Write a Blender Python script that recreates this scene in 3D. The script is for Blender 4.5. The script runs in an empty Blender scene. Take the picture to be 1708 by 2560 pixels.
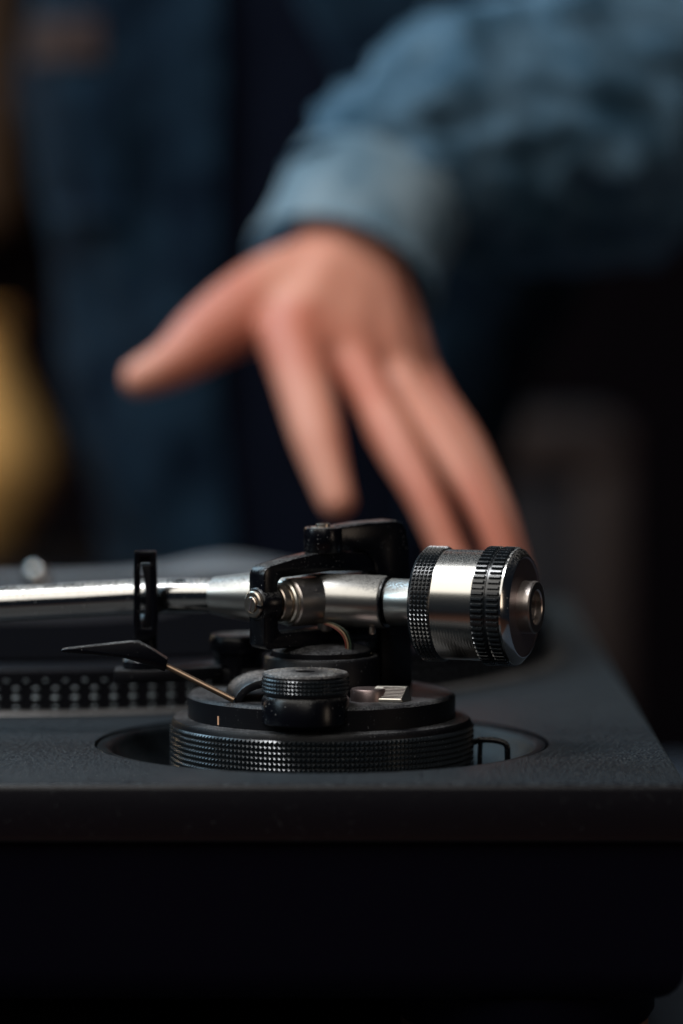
import bpy, bmesh, math, random
from math import sin, cos, pi, radians as R, sqrt
from mathutils import Vector as V, Matrix, noise

random.seed(7)
S = 0.0009                      # scene units (about 1.1 to the millimetre) to metres
sc = bpy.context.scene
COL = sc.collection

# ------------------------------------------------------------------ camera
cd = bpy.data.cameras.new('camera'); cam = bpy.data.objects.new('camera', cd); COL.objects.link(cam)
sc.camera = cam
cd.sensor_fit = 'HORIZONTAL'; cd.sensor_width = 24; cd.lens = 134.7
cam.location = (5.7*S, -1060*S, 139.5*S)
cam.rotation_euler = (R(90 - 4.063), 0, 0)
cd.clip_start = 0.02; cd.clip_end = 30
cd.dof.use_dof = True; cd.dof.focus_distance = 1041*S; cd.dof.aperture_fstop = 5.0

# ------------------------------------------------------------------ world, lamps, exposure
w = bpy.data.worlds.new('World'); sc.world = w; w.use_nodes = True
bg = w.node_tree.nodes['Background']; bg.inputs[0].default_value = (0.35, 0.5, 0.75, 1); bg.inputs[1].default_value = 0.011

def area(name, loc, target, sx, sy, power, col):
    l = bpy.data.lights.new(name, 'AREA'); l.shape = 'RECTANGLE'; l.size = sx; l.size_y = sy
    l.energy = power; l.color = col
    o = bpy.data.objects.new(name, l); COL.objects.link(o); o.location = loc
    o.rotation_euler = (V(target) - V(loc)).to_track_quat('-Z', 'Y').to_euler()
    return o
area('window_light', (-0.68, -0.95, 1.35), (0, 0.1, 0), 2.9, 1.30, 14.5, (1.0, 0.95, 0.87))
area('side_window_light', (-1.25, -0.25, 0.75), (0, 0.1, 0.03), 0.45, 0.6, 2.4, (0.62, 0.86, 1.0))
area('ceiling_light', (-0.46, -0.12, 1.25), (0.0, 0.2, 0.05), 0.34, 0.34, 6.0, (0.95, 0.97, 1.0))
area('rear_window_light', (-0.95, 0.95, 1.10), (0.05, 0.3, 0.1), 0.9, 0.8, 7.5, (0.50, 0.78, 1.0))
area('desk_lamp_light', (1.15, -0.72, 0.22), (0.05, -0.02, 0.035), 0.20, 0.40, 0.45, (1.0, 0.80, 0.62))
area('vase_fill_light', (-0.75, 1.05, 0.35), (-0.2, 1.45, -0.02), 0.25, 0.25, 3.0, (1.0, 0.74, 0.42))  # added unseen warm fill that brightens the vase, not a lamp of the room

vs = sc.view_settings
vs.view_transform = 'Standard'; vs.look = 'None'; vs.exposure = 0.75; vs.gamma = 1.0
sc.cycles.use_denoising = True
sc.cycles.sample_clamp_indirect = 6

# ------------------------------------------------------------------ materials
def newmat(name):
    m = bpy.data.materials.new(name); m.use_nodes = True
    nt = m.node_tree
    return m, nt, nt.nodes['Principled BSDF']
def N(nt, t, **kw):
    n = nt.nodes.new(t)
    for k, v in kw.items():
        if k in n.inputs: n.inputs[k].default_value = v
        else: setattr(n, k, v)
    return n
def ramp(nt, src, a, b, ca=(0,0,0,1), cb=(1,1,1,1)):
    r = nt.nodes.new('ShaderNodeMapRange'); r.interpolation_type = 'SMOOTHSTEP'
    r.inputs[1].default_value = a; r.inputs[2].default_value = b
    nt.links.new(src, r.inputs[0]); return r.outputs[0]
def mul(nt, a, b):
    m = nt.nodes.new('ShaderNodeMath'); m.operation = 'MULTIPLY'
    for i, x in enumerate((a, b)):
        if isinstance(x, (int, float)): m.inputs[i].default_value = x
        else: nt.links.new(x, m.inputs[i])
    return m.outputs[0]
def add(nt, a, b):
    m = nt.nodes.new('ShaderNodeMath'); m.operation = 'ADD'; m.use_clamp = True
    for i, x in enumerate((a, b)):
        if isinstance(x, (int, float)): m.inputs[i].default_value = x
        else: nt.links.new(x, m.inputs[i])
    return m.outputs[0]
def mixc(nt, fac, a, b):
    m = nt.nodes.new('ShaderNodeMix'); m.data_type = 'RGBA'
    nt.links.new(fac, m.inputs[0])
    for i, x in ((6, a), (7, b)):
        if isinstance(x, tuple): m.inputs[i].default_value = x
        else: nt.links.new(x, m.inputs[i])
    return m.outputs[2]

def dusty(name, col, rough, metal=0.0, dust=0.5, specks=0.5, dustcol=(0.34, 0.33, 0.32), bump=0.0, bscale=2500, sscale=900, patch=True, crisp=(0.36, 0.70), fine=2600, spec=0.5, sheen=0.0):
    """paint, plastic or metal with settled dust on what faces up and stray specks"""
    m, nt, p = newmat(name)
    tc = N(nt, 'ShaderNodeTexCoord'); ge = N(nt, 'ShaderNodeNewGeometry')
    sx = N(nt, 'ShaderNodeSeparateXYZ'); nt.links.new(ge.outputs['Normal'], sx.inputs[0])
    up = ramp(nt, sx.outputs[2], 0.25, 0.95)
    n1 = N(nt, 'ShaderNodeTexNoise', Scale=fine, Detail=3.0); nt.links.new(tc.outputs['Object'], n1.inputs['Vector'])
    n2 = N(nt, 'ShaderNodeTexNoise', Scale=90.0, Detail=3.0); nt.links.new(tc.outputs['Object'], n2.inputs['Vector'])
    d = mul(nt, mul(nt, up, ramp(nt, n1.outputs[0], *crisp)), mul(nt, ramp(nt, n2.outputs[0], 0.25, 0.7), dust) if patch else dust)
    vo = N(nt, 'ShaderNodeTexVoronoi', Scale=float(sscale)); nt.links.new(tc.outputs['Object'], vo.inputs['Vector'])
    spot = ramp(nt, vo.outputs['Distance'], 0.23, 0.10)
    rnd = N(nt, 'ShaderNodeSeparateColor'); nt.links.new(vo.outputs['Color'], rnd.inputs[0])
    keep = ramp(nt, rnd.outputs[0], 0.45, 0.95)
    n3 = N(nt, 'ShaderNodeTexNoise', Scale=140.0, Detail=2.0); nt.links.new(tc.outputs['Object'], n3.inputs['Vector'])
    s = mul(nt, mul(nt, spot, keep), mul(nt, ramp(nt, n3.outputs[0], 0.40, 0.62), specks))
    f = add(nt, d, s)
    nt.links.new(mixc(nt, f, (*col, 1), (*dustcol, 1)), p.inputs['Base Color'])
    rr = N(nt, 'ShaderNodeMapRange'); nt.links.new(f, rr.inputs[0]); rr.inputs[3].default_value = rough; rr.inputs[4].default_value = 0.95
    nt.links.new(rr.outputs[0], p.inputs['Roughness'])
    if metal:
        rm = N(nt, 'ShaderNodeMapRange'); nt.links.new(f, rm.inputs[0]); rm.inputs[3].default_value = metal; rm.inputs[4].default_value = 0.0
        nt.links.new(rm.outputs[0], p.inputs['Metallic'])
    p.inputs['Specular IOR Level'].default_value = spec
    if sheen:
        nt.links.new(mul(nt, mul(nt, up, sheen), add(nt, 0.3, mul(nt, ramp(nt, n1.outputs[0], *crisp), 0.7))), p.inputs['Sheen Weight']); p.inputs['Sheen Roughness'].default_value = 0.45; p.inputs['Sheen Tint'].default_value = (0.75, 0.9, 0.95, 1)
    if bump:
        nb = N(nt, 'ShaderNodeTexNoise', Scale=float(bscale), Detail=2.0); nt.links.new(tc.outputs['Object'], nb.inputs['Vector'])
        b = N(nt, 'ShaderNodeBump', Strength=bump, Distance=0.0001); nt.links.new(nb.outputs[0], b.inputs['Height'])
        nt.links.new(b.outputs[0], p.inputs['Normal'])
    return m

def plain(name, col, rough, metal=0.0, spec=0.5, **kw):
    m, nt, p = newmat(name)
    tc = N(nt, 'ShaderNodeTexCoord'); n = N(nt, 'ShaderNodeTexNoise', Scale=kw.get('scale', 60.0), Detail=4.0)
    nt.links.new(tc.outputs['Object'], n.inputs['Vector'])
    v = kw.get('var', 0.25)
    a = tuple(c*(1 - v) for c in col); b = tuple(min(1, c*(1 + v)) for c in col)
    nt.links.new(mixc(nt, n.outputs[0], (*a, 1), (*b, 1)), p.inputs['Base Color'])
    p.inputs['Roughness'].default_value = rough; p.inputs['Metallic'].default_value = metal
    p.inputs['Specular IOR Level'].default_value = spec
    return m

M = {}
M['plinth'] = dusty('plinth_paint', (0.0018, 0.0015, 0.0042), 0.40, dust=0.40, specks=0.8, dustcol=(0.09, 0.105, 0.11), bump=0.5, bscale=1700, fine=1650, spec=0.36, sheen=0.11, patch=False, crisp=(0.46, 0.65), sscale=1100)
M['black'] = dusty('black_satin_paint', (0.0015, 0.0016, 0.0032), 0.24, dust=0.60, specks=0.6, sscale=1300, spec=0.3, bump=0.06, bscale=3000)
M['knurl'] = dusty('black_anodised', (0.008, 0.011, 0.014), 0.24, dust=0.10, specks=0.3, spec=0.7)
M['wellmat'] = dusty('well_black_plastic', (0.0035, 0.0050, 0.0065), 0.5, dust=0.25, specks=0.3, dustcol=(0.10, 0.115, 0.12), spec=0.12)
M['dusty_top'] = dusty('dusty_black_plastic', (0.0018, 0.0018, 0.0034), 0.45, dust=0.75, specks=0.6, sscale=1300, dustcol=(0.22, 0.22, 0.225), spec=0.22)
M['knobtop'] = dusty('thickly_dusty_plastic', (0.005, 0.005, 0.007), 0.34, dust=1.0, specks=0.6, dustcol=(0.45, 0.42, 0.40), spec=0.35)
M['rubber'] = dusty('black_rubber_base', (0.0016, 0.0013, 0.0052), 0.7, dust=0.1, specks=0.0, spec=0.05)
M['chrome'] = dusty('chromed_tube', (0.52, 0.515, 0.50), 0.13, metal=1.0, dust=0.85, specks=0.35, dustcol=(0.40, 0.36, 0.32), fine=1800)
M['satin'] = dusty('satin_metal', (0.48, 0.47, 0.445), 0.29, metal=1.0, dust=1.5, specks=0.2, dustcol=(0.13, 0.125, 0.12), bump=0.05)
M['darksatin'] = dusty('dark_satin_metal', (0.50, 0.45, 0.42), 0.30, metal=1.0, dust=0.8, specks=0.35, dustcol=(0.12, 0.11, 0.105), bump=0.10)
M['steel'] = dusty('bare_steel', (0.50, 0.42, 0.35), 0.28, metal=1.0, dust=0.35, specks=0.5)
M['bronze'] = dusty('bronze_rod', (0.30, 0.205, 0.14), 0.33, metal=1.0, dust=0.25, specks=0.2)
M['gunmetal'] = dusty('gunmetal_face', (0.30, 0.235, 0.23), 0.42, metal=1.0, dust=0.2, specks=0.3)
M['bright'] = dusty('bright_lever_metal', (0.70, 0.66, 0.58), 0.32, metal=1.0, dust=0.25, specks=0.3)

def turned_metal():
    m, nt, p = newmat('turned_counterweight_metal')
    tc = N(nt, 'ShaderNodeTexCoord')
    wv = N(nt, 'ShaderNodeTexWave', Scale=420.0, Distortion=0.4); wv.bands_direction = 'X'
    mp = N(nt, 'ShaderNodeMapping'); mp.inputs['Rotation'].default_value = (0, 0, R(21))
    nt.links.new(tc.outputs['Object'], mp.inputs[0]); nt.links.new(mp.outputs[0], wv.inputs['Vector'])
    b = N(nt, 'ShaderNodeBump', Strength=0.10, Distance=0.0001); nt.links.new(wv.outputs[0], b.inputs['Height'])
    nt.links.new(b.outputs[0], p.inputs['Normal'])
    n = N(nt, 'ShaderNodeTexNoise', Scale=3200.0, Detail=3.0); nt.links.new(tc.outputs['Object'], n.inputs['Vector'])
    ge = N(nt, 'ShaderNodeNewGeometry'); sx = N(nt, 'ShaderNodeSeparateXYZ'); nt.links.new(ge.outputs['Normal'], sx.inputs[0])
    d = mul(nt, ramp(nt, sx.outputs[2], 0.45, 1.0), ramp(nt, n.outputs[0], 0.3, 0.75))
    d = mul(nt, d, 0.35)
    nt.links.new(mixc(nt, d, (0.58, 0.56, 0.52, 1), (0.33, 0.31, 0.30, 1)), p.inputs['Base Color'])
    rm = N(nt, 'ShaderNodeMapRange'); nt.links.new(d, rm.inputs[0]); rm.inputs[3].default_value = 1.0; rm.inputs[4].default_value = 0.35
    nt.links.new(rm.outputs[0], p.inputs['Metallic'])
    r = N(nt, 'ShaderNodeMapRange'); nt.links.new(d, r.inputs[0]); r.inputs[3].default_value = 0.2; r.inputs[4].default_value = 0.6
    nt.links.new(r.outputs[0], p.inputs['Roughness'])
    return m
M['turned'] = turned_metal()

def vinyl():
    m, nt, p = newmat('black_vinyl')
    p.inputs['Base Color'].default_value = (0.004, 0.004, 0.005, 1); p.inputs['Roughness'].default_value = 0.4; p.inputs['Specular IOR Level'].default_value = 0.0
    tc = N(nt, 'ShaderNodeTexCoord')
    wv = N(nt, 'ShaderNodeTexWave', Scale=900.0); wv.wave_type = 'RINGS'; wv.rings_direction = 'Z'
    nt.links.new(tc.outputs['Object'], wv.inputs['Vector'])
    b = N(nt, 'ShaderNodeBump', Strength=0.12, Distance=0.0001); nt.links.new(wv.outputs[0], b.inputs['Height'])
    nt.links.new(b.outputs[0], p.inputs['Normal'])
    return m
M['vinyl'] = vinyl()
M['label'] = plain('record_label_paper', (0.02, 0.018, 0.02), 0.8, spec=0.1)
M['dot'] = plain('strobe_dot_metal', (0.36, 0.41, 0.43), 0.45, metal=1.0)
M['rim'] = dusty('platter_rim_metal', (0.24, 0.23, 0.225), 0.4, metal=0.8, dust=0.4, specks=0.1)
M['plattermat'] = plain('platter_black', (0.004, 0.004, 0.006), 0.5, spec=0.15)
M['cloth'] = plain('pale_grey_cloth', (0.40, 0.42, 0.45), 0.9, var=0.1)
M['orange'] = plain('index_mark_paint', (0.75, 0.42, 0.25), 0.6)
M['wire_red'] = plain('wire_red', (0.16, 0.03, 0.02), 0.45)
M['wire_tan'] = plain('wire_tan', (0.30, 0.20, 0.12), 0.45)
M['wire_green'] = plain('wire_green', (0.03, 0.05, 0.03), 0.45)
M['cork'] = plain('foot_rubber_brown', (0.16, 0.07, 0.045), 0.7)
M['table'] = plain('slate_table_laminate', (0.06, 0.075, 0.10), 0.5, scale=30)
M['shirt'] = plain('black_cotton', (0.0035, 0.0050, 0.0110), 0.95, spec=0.05)
M['trousers'] = plain('dark_trousers', (0.010, 0.010, 0.016), 0.95, spec=0.1)
M['shoe'] = plain('dark_shoe', (0.012, 0.01, 0.01), 0.6)
M['amber'] = plain('amber_glaze', (0.56, 0.315, 0.10), 0.7, scale=14, var=0.15)
M['brownwood'] = plain('brown_wood', (0.045, 0.021, 0.008), 0.6, scale=9)
M['cabwood'] = plain('dim_cabinet_wood', (0.017, 0.007, 0.005), 0.75, scale=9)
M['cabdark'] = plain('cabinet_panel', (0.006, 0.005, 0.009), 0.8)
M['wallp'] = plain('dark_wall_paint', (0.0022, 0.0014, 0.0026), 0.95, spec=0.05, scale=4)
M['sideboard'] = plain('sideboard_black', (0.003, 0.0022, 0.0025), 0.8, spec=0.1)
M['patch'] = plain('brown_patch', (0.05, 0.025, 0.02), 0.9)

def floorwood():
    m, nt, p = newmat('warm_wood_floor')
    tc = N(nt, 'ShaderNodeTexCoord'); mp = N(nt, 'ShaderNodeMapping'); mp.inputs['Scale'].default_value = (8, 1, 1)
    n = N(nt, 'ShaderNodeTexNoise', Scale=5.0, Detail=6.0); nt.links.new(tc.outputs['Object'], mp.inputs[0]); nt.links.new(mp.outputs[0], n.inputs['Vector'])
    nt.links.new(mixc(nt, n.outputs[0], (0.20, 0.080, 0.050, 1), (0.27, 0.12, 0.08, 1)), p.inputs['Base Color'])
    p.inputs['Roughness'].default_value = 0.6
    return m
M['floor'] = floorwood()

def denim(name, dark, light):
    m, nt, p = newmat(name)
    tc = N(nt, 'ShaderNodeTexCoord')
    n = N(nt, 'ShaderNodeTexNoise', Scale=45.0, Detail=5.0); nt.links.new(tc.outputs['Object'], n.inputs['Vector'])
    n2 = N(nt, 'ShaderNodeTexNoise', Scale=1400.0, Detail=2.0); nt.links.new(tc.outputs['Object'], n2.inputs['Vector'])
    f = mul(nt, ramp(nt, n.outputs[0], 0.3, 0.72), ramp(nt, n2.outputs[0], 0.1, 0.6))
    nt.links.new(mixc(nt, f, (*dark, 1), (*light, 1)), p.inputs['Base Color'])
    p.inputs['Roughness'].default_value = 0.95; p.inputs['Specular IOR Level'].default_value = 0.15
    return m
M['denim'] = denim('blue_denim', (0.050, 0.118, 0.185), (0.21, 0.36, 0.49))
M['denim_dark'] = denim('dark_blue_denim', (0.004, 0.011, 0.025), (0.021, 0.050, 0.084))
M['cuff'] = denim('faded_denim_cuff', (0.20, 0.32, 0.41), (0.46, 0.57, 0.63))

def skinmat():
    m, nt, p = newmat('skin')
    tc = N(nt, 'ShaderNodeTexCoord'); n = N(nt, 'ShaderNodeTexNoise', Scale=60.0, Detail=4.0); nt.links.new(tc.outputs['Object'], n.inputs['Vector'])
    n2 = N(nt, 'ShaderNodeTexNoise', Scale=24.0, Detail=2.0); nt.links.new(tc.outputs['Object'], n2.inputs['Vector'])
    pale = mixc(nt, n.outputs[0], (0.58, 0.215, 0.140, 1), (0.71, 0.335, 0.235, 1))
    nt.links.new(mixc(nt, ramp(nt, n2.outputs[0], 0.42, 0.68), pale, (0.54, 0.175, 0.110, 1)), p.inputs['Base Color'])
    p.inputs['Roughness'].default_value = 0.52
    p.inputs['Subsurface Weight'].default_value = 0.12
    p.inputs['Subsurface Radius'].default_value = (0.010, 0.004, 0.002); p.inputs['Subsurface Scale'].default_value = 0.6
    return m
M['skin'] = skinmat()

# ------------------------------------------------------------------ mesh helpers (all in scene units, scaled by S at the end)
OFF = {}
def mk(name, bm, mat, parent=None, smooth=40, loc=None):
    """link a bmesh as one mesh object; loc is the origin of a top-level thing"""
    off = OFF[parent] if parent is not None else V(loc or (0, 0, 0))
    bm.transform(Matrix.Scale(S, 4) @ Matrix.Translation(-off))
    bmesh.ops.recalc_face_normals(bm, faces=bm.faces)
    me = bpy.data.meshes.new(name); bm.to_mesh(me); bm.free()
    me.materials.append(M[mat])
    if smooth:
        me.shade_smooth()
        if smooth < 180: me.set_sharp_from_angle(angle=R(smooth))
    o = bpy.data.objects.new(name, me); COL.objects.link(o)
    if parent is not None: o.parent = parent
    else: o.location = off*S
    OFF[o] = off
    return o
def root(name, loc, label, cat, group=None):
    o = bpy.data.objects.new(name, None); COL.objects.link(o); o.location = V(loc)*S
    o.empty_display_size = 0.01
    OFF[o] = V(loc); tag(o, label, cat, group); return o
def tag(o, label, cat, group=None):
    o['label'] = label; o['category'] = cat
    if group: o['group'] = group
def BM(): return bmesh.new()
def box(bm, x0, x1, y0, y1, z0, z1, bev=0.0, seg=2, mat=None):
    t = bmesh.new(); bmesh.ops.create_cube(t, size=1)
    for v in t.verts: v.co = V(((x0+x1)/2 + v.co.x*(x1-x0), (y0+y1)/2 + v.co.y*(y1-y0), (z0+z1)/2 + v.co.z*(z1-z0)))
    if bev: bmesh.ops.bevel(t, geom=list(t.edges), offset=bev, segments=seg, affect='EDGES', profile=0.5)
    if mat is not None: t.transform(mat)
    join(bm, t)
def join(bm, t):
    me = bpy.data.meshes.new('tmp'); t.to_mesh(me); t.free(); bm.from_mesh(me); bpy.data.meshes.remove(me)
def lathe(bm, prof, mat=None, n=96, close=False):
    """turn (r, h) round local Z; r = 0 closes to a pole"""
    mat = mat or Matrix.Identity(4); rings = []
    for r, h in prof:
        if r < 1e-6: rings.append([bm.verts.new(mat @ V((0, 0, h)))])
        else: rings.append([bm.verts.new(mat @ V((r*cos(2*pi*i/n), r*sin(2*pi*i/n), h))) for i in range(n)])
    pairs = list(zip(rings, rings[1:]))
    if close: pairs.append((rings[-1], rings[0]))
    for a, b in pairs:
        for i in range(n):
            j = (i + 1) % n
            if len(a) == 1 and len(b) == 1: continue
            if len(a) == 1: bm.faces.new((a[0], b[i], b[j]))
            elif len(b) == 1: bm.faces.new((a[i], b[0], a[j]))
            else: bm.faces.new((a[i], b[i], b[j], a[j]))
def prism(bm, pts, d, mat, bev=0.0, seg=2):
    """outline in local XY, thickness d centred on local Z"""
    t = bmesh.new(); vs = [t.verts.new((x, y, -d/2)) for x, y in pts]; f = t.faces.new(vs)
    r = bmesh.ops.extrude_face_region(t, geom=[f])
    for v in r['geom']:
        if isinstance(v, bmesh.types.BMVert): v.co.z = d/2
    bmesh.ops.recalc_face_normals(t, faces=t.faces)
    if bev:
        es = [e for e in t.edges if len(e.link_faces) == 2 and e.calc_face_angle(0) > R(50)]
        bmesh.ops.bevel(t, geom=es, offset=bev, segments=seg, affect='EDGES', profile=0.5)
    t.transform(mat); join(bm, t)
def catmull(pts, k=8):
    out = []; n = len(pts)
    for i in range(n - 1):
        p0, p1, p2, p3 = (pts[max(i-1, 0)], pts[i], pts[i+1], pts[min(i+2, n-1)])
        for s in range(k):
            t = s/k
            out.append([0.5*((2*b) + (-a + c)*t + (2*a - 5*b + 4*c - d)*t*t + (-a + 3*b - 3*c + d)*t**3) for a, b, c, d in zip(p0, p1, p2, p3)])
    out.append(list(pts[-1])); return out
def sweep(bm, pts, n=24, k=8, cap=True, warp=None, flat=1.0):
    """tube through (x, y, z, r) points"""
    P = catmull(pts, k) if k > 1 else [list(p) for p in pts]
    prev = None; rings = []
    for i, p in enumerate(P):
        c = V(p[:3]); t = (V(P[min(i+1, len(P)-1)][:3]) - V(P[max(i-1, 0)][:3])).normalized()
        if prev is None:
            a = V((0, 0, 1)); a = (a - t*a.dot(t))
            if a.length < 0.1: a = V((0, 1, 0)) - t*t.y
            prev = a.normalized()
        else: prev = (prev - t*prev.dot(t)).normalized()
        b = t.cross(prev); ring = []
        for j in range(n):
            th = 2*pi*j/n; r = p[3]
            if warp: r *= warp(i/(len(P)-1), th)
            ring.append(bm.verts.new(c + prev*cos(th)*r + b*sin(th)*r*flat))
        rings.append(ring)
    for a, b in zip(rings, rings[1:]):
        for j in range(n): bm.faces.new((a[j], a[(j+1) % n], b[(j+1) % n], b[j]))
    if cap:
        bm.faces.new(rings[0][::-1]); bm.faces.new(rings[-1])
def frame(origin, x, y, z):
    m = Matrix.Identity(4)
    for i, c in enumerate((x, y, z, origin)):
        for j in range(3): m[j][i] = c[j]
    return m
def axis_mat(origin, d):
    """local Z along d"""
    z = V(d).normalized(); x = V((0, 0, 1)).cross(z)
    if x.length < 0.01: x = V((1, 0, 0))
    x.normalize(); return frame(origin, x, z.cross(x), z)
def knurl(bm, r0, h, z0, rows, dz, n, mat, trunc=0.18, gap=0.04):
    """rows of raised pyramids round local Z"""
    for k in range(rows):
        za, zb = z0 + k*dz, z0 + (k+1)*dz
        for i in range(n):
            t0, t1 = 2*pi*i/n, 2*pi*(i+1)/n
            def q(t, z, r): return bm.verts.new(mat @ V((r*cos(t), r*sin(t), z)))
            base = [q(t0, za, r0), q(t1, za, r0), q(t1, zb, r0), q(t0, zb, r0)]
            tm, zm = (t0+t1)/2, (za+zb)/2; dt, dzz = (t1-t0)/2*trunc, (zb-za)/2*trunc
            top = [q(tm-dt, zm-dzz, r0+h), q(tm+dt, zm-dzz, r0+h), q(tm+dt, zm+dzz, r0+h), q(tm-dt, zm+dzz, r0+h)]
            bm.faces.new(top)
            for a in range(4):
                b = (a+1) % 4; bm.faces.new((base[a], base[b], top[b], top[a]))
I4 = Matrix.Identity(4)
def up(x, y, z): return Matrix.Translation((x, y, z))
def apply_mods(o):
    dg = bpy.context.evaluated_depsgraph_get(); me = bpy.data.meshes.new_from_object(o.evaluated_get(dg))
    old = o.data; o.modifiers.clear(); o.data = me; bpy.data.meshes.remove(old)

# ------------------------------------------------------------------ setting
bm = BM(); box(bm, -3500, 3500, 2300, 2360, -820, 2600); o = mk('wall', bm, 'wallp'); o['kind'] = 'structure'
bm = BM(); box(bm, -3500, 3500, -3500, 2300, -860, -820); o = mk('floor', bm, 'floor'); o['kind'] = 'structure'

tb = root('table', (0, 200, -820), 'dark slate table carrying the turntable', 'table')
bm = BM(); box(bm, -620, 420, -104, 530, -115, -76, bev=3); mk('table_top', bm, 'table', tb)
for x in (-580, 380):
    for y in (-70, 490):
        bm = BM(); box(bm, x-22, x+22, y-22, y+22, -820, -115, bev=2); mk('leg', bm, 'table', tb)

# ------------------------------------------------------------------ turntable: case
tt = root('turntable', (-105, 174, -76), 'black record player with metal tonearm, in sharp focus', 'turntable')
bm = BM(); box(bm, -306, 95.0, -82, 430, -15.5, 0, bev=1.8, seg=3)
pl = mk('plinth', bm, 'plinth', tt, smooth=30)
cb = BM(); lathe(cb, [(0, -11.5), (63.2, -11.5), (63.2, 10), (0, 10)], up(0.2, 0, 0), n=160); cut = mk('cutter', cb, 'black', tt, smooth=0)
md = pl.modifiers.new('hole', 'BOOLEAN'); md.object = cut; md.operation = 'DIFFERENCE'; md.solver = 'EXACT'
bpy.context.view_layer.update(); apply_mods(pl); bpy.data.objects.remove(cut)
pl.data.shade_smooth(); pl.data.set_sharp_from_angle(angle=R(30))

def base_outline():
    t = bmesh.new(); box(t, -303, 94.4, -79, 427, -58, -15.8)
    e = [e for e in t.edges if max(v.co.z for v in e.verts) < -50]
    bmesh.ops.bevel(t, geom=e, offset=9, segments=5, affect='EDGES', profile=0.5)
    return t
mk('base', base_outline(), 'rubber', tt)
for x in (55, -265):
    for y in (-38, 385):
        bm = BM(); lathe(bm, [(0, -57), (33, -57), (35, -58.5), (35, -66), (33.5, -68.5), (0, -68.5)], up(x, y, 0), n=64)
        ft = mk('foot', bm, 'rubber', tt)
        bm = BM(); lathe(bm, [(0, -68.4), (32.6, -68.4), (33.4, -70), (33.0, -75.9), (0, -75.9)], up(x, y, 0), n=64)
        mk('foot_pad', bm, 'cork', ft)

# well round the tonearm base
bm = BM(); lathe(bm, [(62.7, -1.2), (62.2, -0.5), (60.3, -0.4), (59.0, -1.1), (58.2, -2.2), (55.5, -6), (51, -9.2), (44, -10.6), (20, -10.8)], up(0.2, 0, 0), n=160)
well = mk('tonearm_well', bm, 'wellmat', tt)
# small wire bracket in the well
bm = BM(); sweep(bm, [(42.0, -5, 0.6, 0.85), (45, -6, 1.4, 0.85), (49.0, -7, 1.2, 0.85), (51.2, -7.5, 0.2, 0.85), (51.6, -7.6, -2.5, 0.85), (51.6, -7.6, -8.6, 0.85)], n=10)
sweep(bm, [(44.2, -5.8, 1.0, 0.7), (44.0, -5.8, -3, 0.7), (44.0, -5.8, -9.6, 0.7)], n=10)
mk('wire_bracket', bm, 'black', tt)

# ------------------------------------------------------------------ tonearm base
C0 = up(0.2, 0, 0)
bm = BM(); lathe(bm, [(30, -10), (41.6, -10), (41.6, 6.2), (41.0, 7.2), (36, 7.6)], C0, n=160)
ring = mk('height_ring', bm, 'dusty_top', tt)
bm = BM(); knurl(bm, 41.75, 0.62, -7.6, 9, 1.46, 200, C0); mk('knurled_band', bm, 'knurl', ring, smooth=0)
bm = BM(); lathe(bm, [(36, 7.0), (37.2, 7.0), (37.2, 13.2), (36.6, 13.9), (35.6, 14.1), (0, 14.1)], C0, n=128)
cap = mk('tonearm_base', bm, 'dusty_top', tt)
# index tick on the side of the base, lying on the curved wall
def on_wall(a, r, z): return V((0.2 + r*cos(a), r*sin(a), z))
bm = BM()
a0 = math.atan2(-24.5, -28.0)
q = [on_wall(a0 - .008, 37.28, 7.9), on_wall(a0 + .008, 37.28, 7.9), on_wall(a0 + .008, 37.28, 10.3), on_wall(a0 - .008, 37.28, 10.3)]
q2 = [on_wall(a0 + s*.008, 37.0, z) for s, z in ((-1, 7.9), (1, 7.9), (1, 10.3), (-1, 10.3))]
A = [bm.verts.new(v) for v in q]; B = [bm.verts.new(v) for v in q2]
bm.faces.new(A); bm.faces.new(B[::-1])
for i in range(4): bm.faces.new((A[i], B[i], B[(i+1) % 4], A[(i+1) % 4]))
mk('index_mark', bm, 'orange', cap, smooth=0)

# arched housing that the cue lever enters
def hump(bm, cx, cy, r_out, r_in, z0, width, ang):
    pts = [(r_out*cos(t), r_out*0.62*sin(t)) for t in [pi*i/16 for i in range(17)]]
    pts += [(r_in*cos(t), r_in*0.50*sin(t)) for t in [pi - pi*i/16 for i in range(17)]]
    x = V((cos(ang), sin(ang), 0)); z = V((0, 0, 1)); prism(bm, pts, width, frame((cx, cy, z0), x, z, x.cross(z)), bev=0.25, seg=2)
bm = BM(); hump(bm, -14.5, -13, 10.5, 8.4, 14.0, 22, R(8)); mk('lever_housing', bm, 'knobtop', cap)

# anti-skating knob: two tiers
kx, ky = -4.0, -33
K0 = up(kx, ky, 0)
bm = BM(); lathe(bm, [(0, 9.6), (11.5, 9.6), (11.8, 9.9), (11.8, 16.2), (11.1, 17.1), (10.0, 17.3)], K0, n=96)
kb = mk('knob_base', bm, 'black', tt)
bm = BM(); lathe(bm, [(10.2, 17.0), (11.3, 17.4), (11.45, 17.8), (11.45, 22.2), (11.7, 22.7), (11.3, 23.3), (10.6, 23.5), (2.6, 23.5), (2.6, 22.8), (0, 22.8)], K0, n=96)
knob = mk('anti_skating_knob', bm, 'knobtop', tt)
bm = BM(); knurl(bm, 11.45, 0.4, 17.9, 4, 1.05, 66, K0); mk('knurled_grip', bm, 'knurl', knob, smooth=0)
bm = BM(); box(bm, -2.3, 2.3, -0.45, 0.45, 22.6, 23.35, bev=.1, mat=K0); mk('knob_slot', bm, 'black', knob)
for i in range(11):
    a = R(-60 + 24*i)
    bm = BM(); box(bm, 7.6, 9.6, -0.22, 0.22, 23.45, 23.6, mat=K0 @ Matrix.Rotation(a, 4, 'Z')); mk('dial_mark', bm, 'bright', knob, smooth=0)

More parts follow.
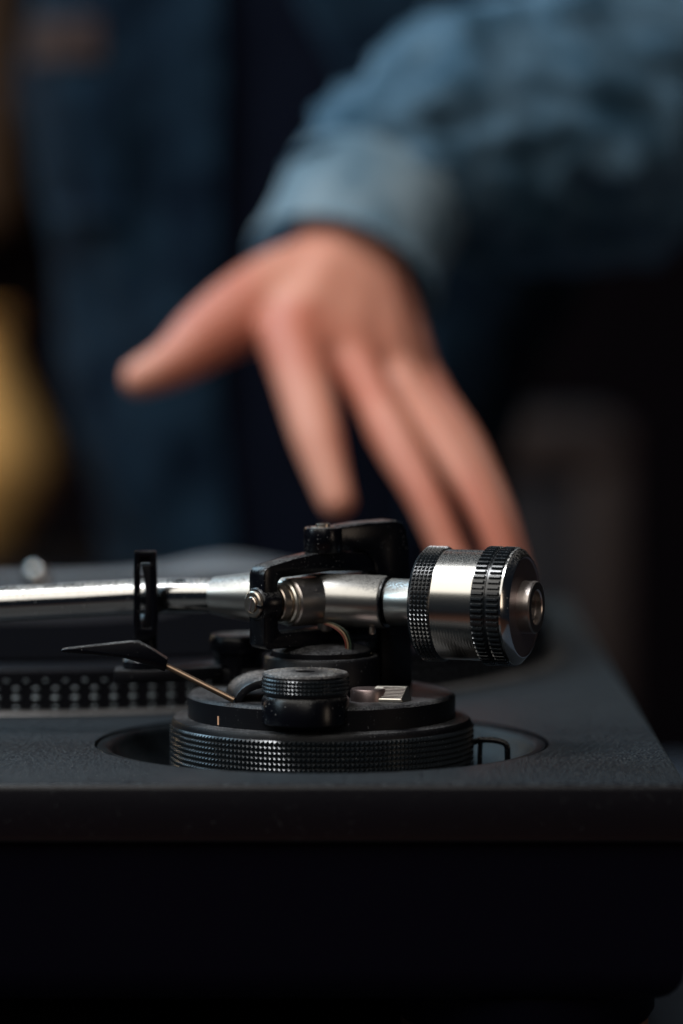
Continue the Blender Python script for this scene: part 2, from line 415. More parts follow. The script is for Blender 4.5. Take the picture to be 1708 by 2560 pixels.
# arm lock lever: pivot disc and ribbed wedge
bm = BM(); lathe(bm, [(0, 14.0), (4.9, 14.0), (4.9, 16.8), (4.5, 17.4), (0, 17.4)], up(13.0, -20, 0), n=64)
lk = mk('lock_lever', bm, 'gunmetal', tt)
t = bmesh.new()
wx = frame((0, 0, 0), V((cos(R(-12)), sin(R(-12)), 0)), V((-sin(R(-12)), cos(R(-12)), 0)), V((0, 0, 1)))
pts = [V((-2.2, -3.6, 14.15)), V((9.0, -3.6, 14.15)), V((10.5, 2.2, 14.15)), V((0.5, 2.2, 14.15)),
       V((-2.2, -3.6, 15.0)), V((8.6, -3.6, 15.0)), V((9.4, 0.9, 18.0)), V((0.9, 0.9, 18.0)), V((9.6, 2.2, 18.0)), V((1.0, 2.2, 18.0))]
vv = [t.verts.new(p) for p in pts]
for f in ((0, 1, 5, 4), (4, 5, 6, 7), (7, 6, 8, 9), (9, 8, 2, 3), (1, 2, 8, 6, 5), (3, 0, 4, 7, 9), (3, 2, 1, 0)): t.faces.new([vv[i] for i in f])
bmesh.ops.recalc_face_normals(t, faces=t.faces)
bmesh.ops.bevel(t, geom=list(t.edges), offset=0.15, segments=1, affect='EDGES')
WL = up(14.2, -20.0, 0) @ wx
t.transform(WL); mk('lever_wedge', t, 'bright', lk, smooth=0)
for i in range(8):
    u = (i + .6)/8.4
    y = -3.5 + u*4.2; z = 15.07 + u*2.8
    bm = BM(); box(bm, 2.4 + u*.6, 8.45 + u*.75, y - .12, y + .12, z + .02, z + .22, mat=WL); mk('lever_rib', bm, 'gunmetal', lk, smooth=0)

# pillar and turret under the gimbal
bm = BM(); lathe(bm, [(0, 14.0), (16.1, 14.0), (16.1, 23.7), (15.6, 24.4), (14.6, 24.5), (14.2, 23.6), (0, 23.6)], C0, n=96)
mk('pillar', bm, 'dusty_top', tt)
bm = BM(); lathe(bm, [(13.6, 23.4), (13.6, 25.8), (13.0, 26.4), (9, 27.6), (0, 27.8)], C0, n=96); mk('gimbal_turret', bm, 'dusty_top', tt)

# fixed bridge over the gimbal: boss, arm and post in one casting
b = V((.78, .62, 0)).normalized(); bz = V((0, 0, 1)); bn = b.cross(bz)
out = [(2.5, 53.2), (8, 53.4), (12, 53.0), (15.5, 50.0), (17, 45), (17.5, 36), (17.8, 14.0), (29.4, 14.0), (28.8, 40), (27.6, 55), (27.0, 58.3), (25.6, 60.2), (23.5, 61.0), (12, 60.8), (2.5, 60.0)]
bm = BM(); prism(bm, out, 7.6, frame((0.6, 0, 0), b, bz, bn), bev=0.7, seg=2)
lathe(bm, [(0, 53.0), (4.9, 53.0), (5.3, 53.5), (5.3, 59.5), (5.0, 60.0), (4.0, 60.0), (3.8, 59.5), (0, 59.5)], up(0.6, -0.3, 0), n=64)
br = mk('bearing_bridge', bm, 'black', tt)
bm = BM(); lathe(bm, [(0, 59.4), (3.5, 59.4), (3.5, 60.0), (3.2, 60.2), (2.2, 60.2), (2.1, 60.0), (2.0, 60.9), (1.7, 61.1), (0, 61.1)], up(0.6, -0.3, 0), n=48)
scw = mk('pivot_screw', bm, 'steel', br)
bm = BM(); box(bm, -1.9, 1.9, -.32, .32, 60.5, 61.25, mat=up(.6, -.3, 0) @ Matrix.Rotation(R(35), 4, 'Z')); mk('screw_slot', bm, 'black', scw, smooth=0)
bm = BM(); lathe(bm, [(0, 51.5), (0.5, 51.5), (0.5, 53.4), (0, 53.4)], up(0.9, -1.2, 0), n=16); mk('pivot_pin', bm, 'steel', br)

# gimbal yoke, swung 50 degrees towards the viewer
p = V((-.766, -.643, 0)).normalized(); qn = V((.643, -.766, 0)).normalized()
G0 = V((0.6, 0, 0))
YF = frame(G0, p, V((0, 0, 1)), p.cross(V((0, 0, 1))))
def rc(cx, cy, r, a0, a1, n=6): return [(cx + r*cos(R(a0 + (a1-a0)*i/n)), cy + r*sin(R(a0 + (a1-a0)*i/n))) for i in range(n+1)]
outer = [(-23.8, 29), (-23.8, 46)] + rc(-19.6, 46.4, 4.2, 180, 110) + [(-12, 52.4), (-5, 53.1), (5, 53.1), (12, 52.3), (18, 51.2), (21.2, 50.6), (22.5, 50.1), (23.4, 49.2), (23.8, 48.0), (23.8, 29.2), (23, 28), (22, 27.6), (-22, 27.6), (-23, 28)]
inner = rc(16.6, 45.0, 2.1, 0, 80) + [(8, 47.5), (0, 47.9), (-8, 47.5)] + rc(-16.6, 45.0, 2.1, 100, 180) + rc(-17.0, 33.6, 1.6, 180, 270) + rc(17.0, 33.6, 1.6, 270, 360)
def frame_prism(bm, outer, inner, d, mat, bev):
    t = bmesh.new(); es = []
    for loop in (outer, inner):
        vs = [t.verts.new((x, y, -d/2)) for x, y in loop]
        es += [t.edges.new((vs[i], vs[(i+1) % len(vs)])) for i in range(len(vs))]
    bmesh.ops.triangle_fill(t, edges=es, use_beauty=True)
    r = bmesh.ops.extrude_face_region(t, geom=list(t.faces))
    for v in r['geom']:
        if isinstance(v, bmesh.types.BMVert): v.co.z = d/2
    bmesh.ops.recalc_face_normals(t, faces=t.faces)
    bmesh.ops.dissolve_limit(t, angle_limit=R(1), verts=t.verts, edges=t.edges)
    e = [e for e in t.edges if len(e.link_faces) == 2 and e.calc_face_angle(0) > R(60)]
    bmesh.ops.bevel(t, geom=e, offset=bev, segments=2, affect='EDGES', profile=0.5)
    t.transform(mat); join(bm, t)
bm = BM(); frame_prism(bm, outer, inner, 6.6, YF, 0.55)
yk = mk('gimbal_yoke', bm, 'black', tt, smooth=35)
for sg in (1, -1):
    d = p*sg; o3 = G0 + d*23.0 + V((0, 0, 40))
    bm = BM(); lathe(bm, [(4.7, -4.6), (4.7, 0.7), (4.2, 1.3), (3.6, 1.35), (0, 1.35)], axis_mat(o3, d), n=48); bs = mk('pivot_boss', bm, 'black', yk)
    bm = BM(); lathe(bm, [(3.7, 1.2), (3.7, 2.0), (3.3, 2.3), (2.5, 2.3), (2.3, 1.9), (2.1, 1.9), (2.1, 2.6), (1.9, 2.8), (0, 2.8)], axis_mat(o3, d), n=48); ps = mk('pivot_nut', bm, 'steel', yk, smooth=20)
    bm = BM(); box(bm, -0.3, 0.3, -1.95, 1.95, 2.3, 2.9, mat=axis_mat(o3, d) @ Matrix.Rotation(R(-18), 4, 'Z')); mk('nut_slot', bm, 'gunmetal', ps, smooth=0)
    bm = BM(); box(bm, 2.3, 3.85, -0.4, 0.4, 1.6, 2.5, mat=axis_mat(o3, d) @ Matrix.Rotation(R(-8), 4, 'Z')); mk('nut_notch', bm, 'black', ps, smooth=0)

# ------------------------------------------------------------------ tonearm
ay = R(21); a = V((cos(ay), -sin(ay), 0)); AZ = 39.8
AM = axis_mat(G0 + V((0, 0, AZ)), a)
# cross bearing
bm = BM()
CM = axis_mat(G0 + V((0, 0, AZ)), p)
lathe(bm, [(0, -14.5), (6.7, -14.5), (6.7, 12.6), (6.3, 13.0), (0, 13.0)], CM, n=72)
cr = mk('cross_bearing', bm, 'darksatin', tt)
bm = BM(); lathe(bm, [(0, 12.9), (5.9, 12.9), (6.1, 13.3), (6.1, 14.2), (5.7, 14.6), (4.2, 14.6)], CM, n=72); mk('bearing_washer', bm, 'bright', cr)
bm = BM(); lathe(bm, [(4.6, 14.5), (4.6, 15.2), (5.2, 15.3), (5.2, 17.4), (4.9, 17.7), (3.6, 17.7), (3.6, 19)], CM, n=72); mk('bearing_collar', bm, 'steel', cr)
# rear arm cylinder, groove, counterweight stub
bm = BM(); lathe(bm, [(0, -12), (6.9, -12), (7.3, -11.6), (7.3, 18.1), (6.9, 18.6), (0, 18.6)], AM, n=96); arm = mk('arm_cylinder', bm, 'satin', tt)
bm = BM(); lathe(bm, [(0, 18.4), (6.6, 18.4), (7.0, 18.7), (7.0, 19.2), (5.9, 19.4), (5.9, 20.3), (0, 20.3)], AM, n=96); mk('rubber_joint', bm, 'black', arm)
bm = BM(); lathe(bm, [(0, 20.0), (6.3, 20.0), (6.55, 20.3), (6.55, 34), (0, 34)], AM, n=96); mk('counterweight_shaft', bm, 'satin', arm)
bm = BM(); lathe(bm, [(6.58, 20.5), (6.62, 20.5), (6.62, 31), (6.58, 31)], AM @ Matrix.Rotation(R(0), 4, 'Z'), n=4)
bm.free()
bm = BM(); sn = V((-sin(ay), -cos(ay), 0))
for tt0, tt1 in ((20.6, 31.0),):
    c0 = G0 + V((0, 0, AZ)) + a*tt0; c1 = G0 + V((0, 0, AZ)) + a*tt1
    box(bm, -6.60, -6.50, -0.09, 0.09, tt0, tt1, mat=AM @ Matrix.Rotation(R(90+4), 4, 'Z'))
mk('shaft_seam', bm, 'bright', arm, smooth=0)
# small screws under the arm
for tpos, rr, z0, z1 in ((1.5, 2.1, 31.2, 33.6), (15.5, 1.0, 31.0, 33.2)):
    c = G0 + a*tpos + V((-sin(ay), -cos(ay), 0))*2.5
    bm = BM(); lathe(bm, [(0, z0), (rr*.8, z0), (rr, z0 + .4), (rr, z1), (0, z1)], up(c.x, c.y, 0), n=32); mk('set_screw', bm, 'steel', arm)
# front cone that takes the tube
bm = BM(); lathe(bm, [(0, -33.2), (4.7, -33.2), (5.3, -32.7), (7.0, -20.5), (7.1, -12.5), (6.8, -11.8), (0, -11.8)], AM, n=96); mk('tube_collar', bm, 'satin', arm)
# chromed tube, bending away
tp = []
e0 = G0 + V((0, 0, AZ)) + a*(-32)
tp = [tuple(e0) + (4.9,), (-39.5, 15.4, 39.4, 5.0), (-50, 18.6, 38.9, 5.0), (-62, 20.2, 38.2, 5.0), (-80, 20.8, 37.2, 5.0), (-110, 22.5, 35.6, 5.0), (-140, 30, 34.4, 5.0), (-165, 46, 33.2, 5.0), (-190, 66, 32, 5.0), (-225, 84, 30.5, 5.0)]
bm = BM(); sweep(bm, tp, n=48, k=10); tube = mk('arm_tube', bm, 'chrome', tt, smooth=60)
bm = BM(); box(bm, -262, -222, 76, 98, 24, 34, bev=2); mk('headshell', bm, 'black', tube)
# counterweight
CW = G0 + V((0, 0, AZ)); WM = axis_mat(CW, a)
bm = BM(); lathe(bm, [(6.2, 30.2), (14.6, 30.2), (15.1, 30.7), (15.1, 49), (0, 49)], WM, n=128); cw = mk('counterweight', bm, 'turned', tt)
bm = BM(); lathe(bm, [(6.4, 30.0), (14.5, 30.0), (15.35, 30.9), (15.35, 36.4), (15.1, 36.6)], WM, n=128); kr = mk('stylus_pressure_ring', bm, 'knurl', cw)
bm = BM(); knurl(bm, 15.3, 0.62, 30.9, 5, 1.1, 78, WM); mk('knurled_teeth', bm, 'knurl', cw, smooth=0)
bm = BM(); lathe(bm, [(14.9, 48.3), (15.6, 48.4), (15.6, 52.2), (15.35, 52.3), (15.35, 52.7), (15.6, 52.8), (15.6, 56.7), (15.0, 56.9)], WM, n=128); gr = mk('rear_grip_ring', bm, 'knurl', cw)
for z0, z1 in ((48.55, 52.05), (52.95, 56.55)):
    bm = BM(); n = 62
    for i in range(n):
        t0 = 2*pi*i/n; dt = 2*pi/n*.33; dt2 = 2*pi/n*.17
        def q(t_, z, r): return bm.verts.new(WM @ V((r*cos(t_), r*sin(t_), z)))
        A = [q(t0-dt, z0, 15.5), q(t0+dt, z0, 15.5), q(t0+dt, z1, 15.5), q(t0-dt, z1, 15.5)]
        B = [q(t0-dt2, z0+.3, 16.35), q(t0+dt2, z0+.3, 16.35), q(t0+dt2, z1-.3, 16.35), q(t0-dt2, z1-.3, 16.35)]
        bm.faces.new(B)
        for k in range(4): bm.faces.new((A[k], A[(k+1) % 4], B[(k+1) % 4], B[k]))
    mk('grip_teeth', bm, 'knurl', cw, smooth=0)
bm = BM(); lathe(bm, [(14.9, 56.7), (15.9, 56.7), (15.9, 57.2), (14.0, 58.9), (13.7, 59.0)], WM, n=128); mk('chamfer_ring', bm, 'chrome', cw, smooth=25)
bm = BM(); lathe(bm, [(13.8, 58.95), (13.3, 58.7), (7.3, 58.7), (0, 58.7)], WM, n=128); mk('end_face', bm, 'gunmetal', cw, smooth=25)
bm = BM(); lathe(bm, [(7.2, 58.5), (7.2, 62.0), (6.9, 62.4), (4.9, 62.4), (4.6, 62.1), (4.6, 60.6), (4.0, 60.5), (3.9, 59.0), (0, 59.0)], WM, n=96); mk('end_hub', bm, 'darksatin', cw, smooth=30)

# signal wires
for k, (mt, dx, dz) in enumerate((('wire_red', 0, 0), ('wire_tan', .55, .25), ('wire_green', 1.3, .5), ('black', 1.9, .2))):
    bm = BM(); sweep(bm, [(1.0+dx, -6.5, 33.6+dz, .22), (3.2+dx, -7.6, 33.0+dz, .22), (5.6+dx, -8.4, 31.2+dz, .22), (6.8+dx, -8.6, 28.8, .22), (6.9+dx, -8.4, 26.4, .22)], n=8, k=6)
    mk('signal_wire', bm, mt, tt)

# arm rest: bracket, post and clip
bm = BM(); prism(bm, [(-28, 16), (-28, 34), (-47, 17), (-58, 16), (-58, 6), (-46, 5)], 3.6, up(0, 0, 17.6), bev=.5); rest = mk('arm_rest_bracket', bm, 'dusty_top', tt)
bm = BM(); lathe(bm, [(0, 15.8), (6.1, 15.8), (6.4, 16.2), (6.4, 21.6), (5.8, 22.2), (0, 22.2)], up(-49.5, 12.5, 0), n=56); mk('rest_post', bm, 'black', rest)
bm = BM(); lathe(bm, [(0, 15.5), (7.0, 15.5), (7.0, 22.2), (8.3, 22.9), (8.4, 26.6), (7.8, 27.6), (7.2, 27.8), (6.6, 27.3), (0, 27.2)], up(-23.5, 24, 0), n=64); mk('lift_platform', bm, 'black', tt)
bm = BM(); prism(bm, [(-31, 18), (-14, 16), (-10, 30), (-33, 32)], 5, up(0, 0, 16.0), bev=.6); mk('lift_mount', bm, 'dusty_top', tt)
# clip front: tall loop with a slot, curved hook inside
CX, CY = -49.2, 9.5
lo = [(-3.0, 27.5), (-3.35, 34), (-3.25, 45), (-3.0, 52.3), (-2.8, 52.6), (2.8, 52.6), (3.0, 52.3), (3.3, 45), (3.5, 34), (3.0, 29.5), (1.2, 27.5)]
li = [(-1.45, 31), (-1.4, 42), (-1.3, 51.0), (1.35, 51.0), (1.5, 42), (1.6, 31)]
FX = frame((CX, CY, 0), V((1, 0, 0)), V((0, 0, 1)), V((0, -1, 0)))
bm = BM(); frame_prism(bm, lo, li, 3.0, FX, 0.3); clip = mk('rest_clip', bm, 'black', rest, smooth=30)
bm = BM(); prism(bm, [(-1.2, 48.6), (-0.4, 45.0), (0.1, 40.5), (0.0, 36.5), (-0.9, 32.0), (-0.8, 30.8), (1.7, 30.8), (1.75, 40), (1.45, 48.6)], 2.2, FX @ up(0, 0, -.5), bev=.25); mk('clip_hook', bm, 'dusty_top', clip)
bm = BM(); prism(bm, [(-1.4, 51.1), (1.4, 51.1), (1.4, 49.2), (-1.4, 49.2)], 1.6, FX @ up(0, 0, -.4), bev=.2); mk('clip_crossbar', bm, 'black', clip)
bm = BM(); sweep(bm, [(CX, 11, 28.5, 3.0), (CX, 17, 29.8, 3.0), (CX-.5, 24, 30.5, 2.8), (CX-1, 28.5, 33.5, 2.6), (CX-1, 29.3, 38.0, 2.2), (CX-1, 29.3, 44.0, 1.8)], n=16); mk('rest_cradle', bm, 'black', rest)
bm = BM(); lathe(bm, [(0, 21.5), (3.2, 21.5), (3.0, 29), (0, 29)], up(CX, 12.0, 0), n=32); mk('rest_stem', bm, 'black', rest)

# cue lever: flat handle and bronze rod
r0 = V((-23.5, -25.5, 14.8)); r1 = V((-42.6, -21, 23.9))
bm = BM(); sweep(bm, [tuple(r0) + (.85,), tuple(r1) + (.85,)], n=20, k=1); rod = mk('cue_rod', bm, 'bronze', tt)
HF = frame((0, -20.5, 0), V((1, 0, 0)), V((0, 0, 1)), V((0, -1, 0)))
bm = BM(); prism(bm, [(-70.6, 28.3), (-66, 28.9), (-52, 30.4), (-49.6, 30.4), (-46.2, 28.6), (-41.6, 25.6), (-42.3, 22.3), (-47, 24.0), (-53, 25.9), (-62, 26.9), (-70.2, 27.4)], 5.2, HF, bev=.35); mk('cue_handle', bm, 'black', rod)

# ------------------------------------------------------------------ platter with strobe dots
PX, PY, PR = -96, 235, 176
bm = BM(); lathe(bm, [(0, 0.5), (PR-4.2, 0.5), (PR-4.2, 3), (PR-4.4, 12.6), (PR-5.4, 13.6), (PR-8, 13.9), (0, 13.9)], up(PX, PY, 0), n=220)
pt = mk('platter', bm, 'plattermat', tt)
bm = BM(); lathe(bm, [(PR-5, 0.1), (PR+.6, 0.1), (PR+1.0, 0.35), (PR+.8, 0.6), (PR-1.5, 0.75), (PR-4.4, 0.8)], up(PX, PY, 0), n=220); mk('platter_flange', bm, 'rim', pt)
def dome(w, h, d=.25):
    t = bmesh.new(); n = 14; c = t.verts.new((0, -d, 0)); mid = []; rim = []
    for i in range(n):
        an = 2*pi*i/n
        mid.append(t.verts.new((w*.75*cos(an), -d*.8, h*.75*sin(an)))); rim.append(t.verts.new((w*cos(an), 0, h*sin(an))))
    for i in range(n):
        j = (i+1) % n; t.faces.new((c, mid[i], mid[j])); t.faces.new((mid[i], rim[i], rim[j], mid[j]))
    return t
rows = [(9.85, .62, .16), (7.55, .85, .22), (4.8, 1.1, .34), (1.95, .9, .22)]
ND = 186; far = BM()
for ri, (z, ww, hh) in enumerate(rows):
    t = dome(ww, hh); t.transform(Matrix.Scale(S, 4)); me = bpy.data.meshes.new('strobe_dot'); t.to_mesh(me); t.free(); me.materials.append(M['dot']); me.shade_smooth()
    for i in range(ND):
        th = 2*pi*(i + (.5 if ri == 0 else 0))/ND - pi/2
        pos = V((PX + (PR-4.25)*cos(th), PY + (PR-4.25)*sin(th), z))
        if abs(th + pi/2) < R(42) or abs(th + pi/2 - 2*pi) < R(24):
            o = bpy.data.objects.new('strobe_dot', me); COL.objects.link(o); o.parent = pt
            o.location = (pos - OFF[pt])*S; o.rotation_euler = (0, 0, th + pi/2)
        else:
            t = dome(ww, hh); t.transform(up(*pos) @ Matrix.Rotation(th + pi/2, 4, 'Z')); join(far, t)
fd = mk('strobe_dot_band', far, 'dot', pt); fd['kind'] = 'stuff'
bm = BM(); lathe(bm, [(3.6, 13.8), (3.6, 26.5), (3.2, 28.6), (2.0, 29.8), (0, 30.2)], up(PX-1.5, PY, 0), n=40); mk('spindle', bm, 'chrome', pt)

# record and label
bm = BM(); lathe(bm, [(3.65, 14.0), (159, 14.0), (160, 14.5), (160, 15.0), (158.5, 15.6), (150, 15.3), (52, 15.3), (3.65, 15.3)], V and up(PX-1.5, PY, 0), n=200)
rec = mk('vinyl_record', bm, 'vinyl', None, loc=(PX-1.5, PY, 14)); tag(rec, 'black vinyl record lying on the platter behind the tonearm tube', 'record')
bm = BM(); lathe(bm, [(3.7, 15.35), (50, 15.35), (50, 15.5), (3.7, 15.5)], up(PX-1.5, PY, 0), n=96); mk('record_label', bm, 'label', rec)

# pale cloth on the far side of the record
bm = BM(); nx, ny = 70, 26; g = []
for j in range(ny + 1):
    row = []
    for i in range(nx + 1):
        u_, v_ = i/nx, j/ny
        x = -222 + 232*u_; y = 314 + (20 + 20/(1 + math.exp(-(x + 75)/9)))*v_
        y += 3*sin(u_*9) * (1 - v_*.5)
        hz = 16.9 + 0.5*sin(u_*11 + v_*2) + 0.5*noise.noise(V((x*.03, y*.03, 0)))
        hz += 6.5*math.exp(-((x + 36)/24)**2) * (0.35 + .65*v_)
        row.append(bm.verts.new((x, y, hz)))
    g.append(row)
for j in range(ny):
    for i in range(nx): bm.faces.new((g[j][i], g[j][i+1], g[j+1][i+1], g[j+1][i]))
ext = bmesh.ops.solidify(bm, geom=list(bm.faces), thickness=0.9)
cl = mk('soft_cloth', bm, 'cloth', None, loc=(-106, 350, 16), smooth=180); tag(cl, 'pale grey cloth lying blurred behind the tonearm tube', 'cloth')

# ------------------------------------------------------------------ person
def blob(bm, pts, sub=2):
    """overlapping spheres through (x, y, z, r)"""
    for p0, p1 in zip(pts, pts[1:]):
        L = (V(p1[:3]) - V(p0[:3])).length; n = max(2, int(L/(min(p0[3], p1[3])*.35)))
        for i in range(n + 1):
            t = i/n; c = [a_ + (b_ - a_)*t for a_, b_ in zip(p0, p1)]
            bmesh.ops.create_icosphere(bm, subdivisions=sub, radius=c[3], matrix=Matrix.Translation(c[:3]))
bm = BM()
# fingers, thumb
blob(bm, catmull([(-11.5, 316, 101, 11.6), (-7.2, 300, 86, 10.4), (-3.0, 286, 71, 9.4), (1.0, 277, 58, 7.6), (4.2, 272, 48.5, 6.6)], 4))
blob(bm, catmull([(8.6, 324, 97, 10.5), (17, 305, 83, 7.8), (24.4, 287, 69, 8.2), (36.5, 268, 47, 6.6), (46.5, 259, 22.6, 6.4)], 4))
blob(bm, catmull([(22.4, 336, 95, 10.0), (33, 317, 80, 7.3), (42.5, 299, 66, 7.6), (55.8, 278, 44, 5.8), (64.0, 268, 21.6, 5.6)], 4))
blob(bm, catmull([(30.1, 354, 94, 9.0), (41, 340, 80, 6.4), (50.0, 326, 66, 6.6), (61.6, 307, 43, 5.0), (68.5, 292, 19.4, 4.8)], 4))
blob(bm, catmull([(-12, 352, 121, 18.0), (-26, 340, 115, 16.0), (-41, 329, 106, 13.0), (-54.0, 319, 96.0, 9.6), (-66.5, 314, 90.0, 7.2)], 4))
# palm
W = (6.5, 370, 134, 21)
for q in ((-12.0, 320, 103, 12.6), (-3, 323, 101, 12.2), (6, 326, 99, 12.2), (13, 331, 98, 11.8), (20.5, 336, 97, 12.0), (28.5, 350, 96, 11.0)): blob(bm, [W, q])
blob(bm, [(-12, 350, 122, 14), (-10, 322, 107, 11)]); blob(bm, [(6, 366, 126, 22), (6, 346, 110, 16)])
# forearm and upper arm
blob(bm, [W, (17, 390, 155, 22), (50, 428, 174, 26), (87, 462, 182, 32), (124, 500, 190, 34), (165, 542, 200, 36), (220, 600, 232, 38), (225, 670, 310, 42), (170, 735, 388, 48)])
# trunk, neck, legs
def ell(cx, cy, cz, rx, ry, rz): bmesh.ops.create_icosphere(bm, subdivisions=4, radius=1, matrix=Matrix.Translation((cx, cy, cz)) @ Matrix.Diagonal((rx, ry, rz, 1)))
ell(5, 745, 330, 118, 64, 120); ell(2, 745, 230, 104, 60, 120); ell(-8, 748, 60, 70, 50, 150); ell(-6, 748, -90, 74, 52, 110)
blob(bm, [(-84, 747, 362, 40), (5, 748, 400, 46), (150, 740, 390, 46)]); blob(bm, [(5, 748, 420, 44), (5, 742, 500, 42)])
for sx_ in (-1, 1):
    blob(bm, [(-6 + 32*sx_, 748, -120, 44), (-6 + 55*sx_, 748, -440, 40), (-6 + 58*sx_, 752, -760, 28)])
    blob(bm, [(-6 + 58*sx_, 752, -790, 26), (-6 + 62*sx_, 690, -796, 20)])
pe = mk('person', bm, 'skin', None, loc=(0, 748, -820), smooth=180)
md = pe.modifiers.new('r', 'REMESH'); md.mode = 'VOXEL'; md.voxel_size = 2.0*S; md.use_smooth_shade = True
md = pe.modifiers.new('s', 'SMOOTH'); md.factor = 0.5; md.iterations = 6
bpy.context.view_layer.update(); apply_mods(pe); pe.data.materials.clear(); pe.data.materials.append(M['skin'])
pe.data.shade_smooth()
tag(pe, 'person in open denim jacket reaching a hand onto the record', 'person')

# clothing lofts round the trunk: rows of (z, centre x, half width, half depth)
rowsT = [(-130, -6, 90, 66), (-60, -8, 82, 62), (0, -10, 80, 60), (70, -12, 94, 64), (150, -2, 119, 70), (220, 4, 130, 74), (300, 5, 140, 78), (370, 5, 134, 74), (430, 5, 70, 58)]
def loft(bm, a0, a1, grow, n, seed, amp, fn=None, thick=2.0, zlo=-999, zhi=999):
    """sheet of cloth round the trunk from angle a0 to a1 (degrees, 270 faces the camera)"""
    rr = catmull([list(r) for r in rowsT], 8); rr = [r for r in rr if zlo <= r[0] <= zhi]; g = []
    for r in rr:
        z, cx, hw, hd = r; row = []
        s0, s1 = (fn(z) if fn else (a0, a1))
        for i in range(n + 1):
            t = R(s0 + (s1 - s0)*i/n)
            k = grow + amp*noise.noise(V((cos(t)*2.4 + seed, sin(t)*2.4, z*.012))) + amp*.5*noise.noise(V((cos(t)*6, sin(t)*6 + seed, z*.03)))
            row.append(bm.verts.new((cx + (hw + k)*cos(t), 748 + (hd + k)*sin(t), z)))
        g.append(row)
    for x, y in zip(g, g[1:]):
        for i in range(n): bm.faces.new((x[i], x[i+1], y[i+1], y[i]))
    bmesh.ops.solidify(bm, geom=list(bm.faces), thickness=thick)
bm = BM(); loft(bm, 0, 360, 4, 72, 3, 3); bmesh.ops.remove_doubles(bm, verts=bm.verts, dist=.01); mk('shirt', bm, 'shirt', pe, smooth=180)
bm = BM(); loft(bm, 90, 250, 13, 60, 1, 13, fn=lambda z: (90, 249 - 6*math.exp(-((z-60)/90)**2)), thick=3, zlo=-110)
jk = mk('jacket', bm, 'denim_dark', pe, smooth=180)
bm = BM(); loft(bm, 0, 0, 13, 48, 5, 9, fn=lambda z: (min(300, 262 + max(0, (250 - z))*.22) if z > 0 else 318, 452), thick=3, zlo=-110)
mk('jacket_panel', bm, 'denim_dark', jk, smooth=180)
bm = BM(); loft(bm, 0, 0, 18.5, 10, 1, 6, fn=lambda z: (239, 249.5), thick=1.5, zlo=-110); mk('placket', bm, 'denim_dark', jk, smooth=180)
bm = BM(); loft(bm, 0, 0, 21, 12, 1, 5, fn=lambda z: (205, 228), thick=2, zlo=150, zhi=212); mk('chest_pocket', bm, 'denim_dark', jk, smooth=180)
bm = BM(); loft(bm, 0, 0, 25, 12, 1, 4, fn=lambda z: (206, 227), thick=2, zlo=212, zhi=240); mk('pocket_flap', bm, 'patch', jk, smooth=180)

# sleeve with folds, cuff with button
def folds(seed, amp):
    def f(t, th):
        x, y = cos(th), sin(th)
        d = .9*noise.noise(V((x*1.5 + seed, y*1.5, t*6)))
        r = noise.noise(V((x*1.9 + 3 + seed, y*1.9, t*15 + 2.2*x)))
        d += .9*(.35 - abs(r)*1.6) + .35*noise.noise(V((x*4, y*4 + seed, t*30)))
        d += .14*sin(t*36 + 3*sin(th + .6) + seed)
        return 1 + amp*d
    return f
bm = BM()
sweep(bm, [(16.5, 389, 150, 34), (21, 396, 159, 34.5), (31.5, 408, 169, 38.5), (56, 432, 177, 48), (87, 462, 182, 54), (124, 500, 190, 55), (165, 542, 200, 54), (222, 598, 230, 54), (232, 670, 310, 57), (172, 735, 388, 58)], n=96, k=16, cap=False, warp=folds(2.0, .17))
bmesh.ops.solidify(bm, geom=list(bm.faces), thickness=2)
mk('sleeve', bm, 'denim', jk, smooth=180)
bm = BM(); sweep(bm, [(6.0, 371, 126.0, 35.5), (9.0, 377, 134, 35.2), (12.5, 383, 142, 34.8), (19.5, 394, 157, 35)], n=64, k=6, cap=False, warp=folds(5.0, .022))
bmesh.ops.solidify(bm, geom=list(bm.faces), thickness=2.6); cf = mk('cuff', bm, 'cuff', jk, smooth=180)
bm = BM(); sweep(bm, [(5.8, 370.6, 125.4, 36.8), (7.0, 372.8, 128.4, 36.8)], n=64, k=3, cap=False, warp=folds(5.0, .022)); bmesh.ops.solidify(bm, geom=list(bm.faces), thickness=1.5); mk('cuff_hem', bm, 'cuff', jk, smooth=180)

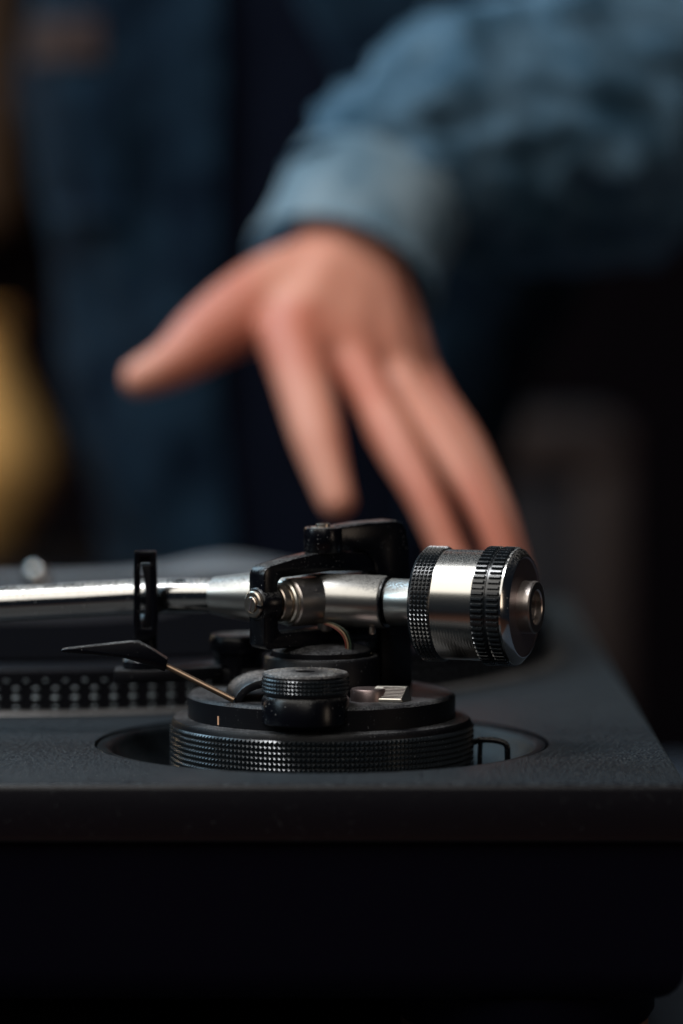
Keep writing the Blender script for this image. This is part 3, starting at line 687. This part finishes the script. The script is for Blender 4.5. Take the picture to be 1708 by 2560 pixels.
# trousers, shoes
for sx_ in (-1, 1):
    bm = BM(); sweep(bm, [(-6 + 32*sx_, 748, -70, 54), (-6 + 36*sx_, 748, -150, 56), (-6 + 55*sx_, 748, -440, 50), (-6 + 58*sx_, 752, -775, 40)], n=40, k=8, cap=False, warp=folds(sx_, .03)); mk('trouser_leg', bm, 'trousers', pe, smooth=180)
    bm = BM(); sweep(bm, [(-6 + 58*sx_, 790, -792, 22), (-6 + 58*sx_, 760, -784, 34), (-6 + 60*sx_, 710, -788, 31), (-6 + 62*sx_, 668, -797, 22), (-6 + 62*sx_, 655, -802, 12)], n=28, k=6)
    for v in bm.verts: v.co.z = max(v.co.z, -819.5)
    mk('shoe', bm, 'shoe', pe, smooth=180)

# ------------------------------------------------------------------ far background
sb = root('sideboard', (-330, 1560, -820), 'dark low sideboard under the amber vase', 'sideboard')
bm = BM(); box(bm, -640, -90, 1450, 1680, -820, -86, bev=3); mk('body', bm, 'sideboard', sb)
bm = BM(); box(bm, -650, -80, 1440, 1690, -86, -74, bev=2); mk('top', bm, 'sideboard', sb)
bm = BM(); lathe(bm, [(0, -74), (24, -74), (27, -71), (34, -58), (46, -38), (54, -20), (55, -8), (51, 6), (43, 22), (34, 40), (27, 58), (24, 74), (26, 82), (30, 88), (27, 88), (22, 74), (0, 70)], up(-246, 1540, 0), n=64)
o = mk('amber_vase', bm, 'amber', None, loc=(-240, 1540, -74)); tag(o, 'blurred amber rounded vase at the left edge behind the jacket', 'vase')
wc = root('wall_cupboard', (-430, 2299, 150), 'blurred brown wooden wall cupboard in the upper left corner', 'cupboard')
bm = BM(); box(bm, -600, -274, 2150, 2299, 150, 700, bev=4); mk('carcass', bm, 'brownwood', wc)
bm = BM(); box(bm, -596, -280, 2138, 2149, 156, 694, bev=2); mk('door', bm, 'brownwood', wc)
cb_ = root('wooden_cabinet', (130, 1420, -820), 'dim brown cabinet blurred behind the fingers at right', 'cabinet')
bm = BM(); box(bm, 40, 186, 1350, 1560, -820, 22, bev=3); mk('body', bm, 'cabdark', cb_)
bm = BM(); box(bm, 40, 186, 1338, 1349.5, -4, 24, bev=2); mk('frame_rail', bm, 'cabwood', cb_)
bm = BM(); box(bm, 158, 186, 1338, 1349.5, -400, -4.3, bev=2); mk('frame_stile', bm, 'cabwood', cb_)
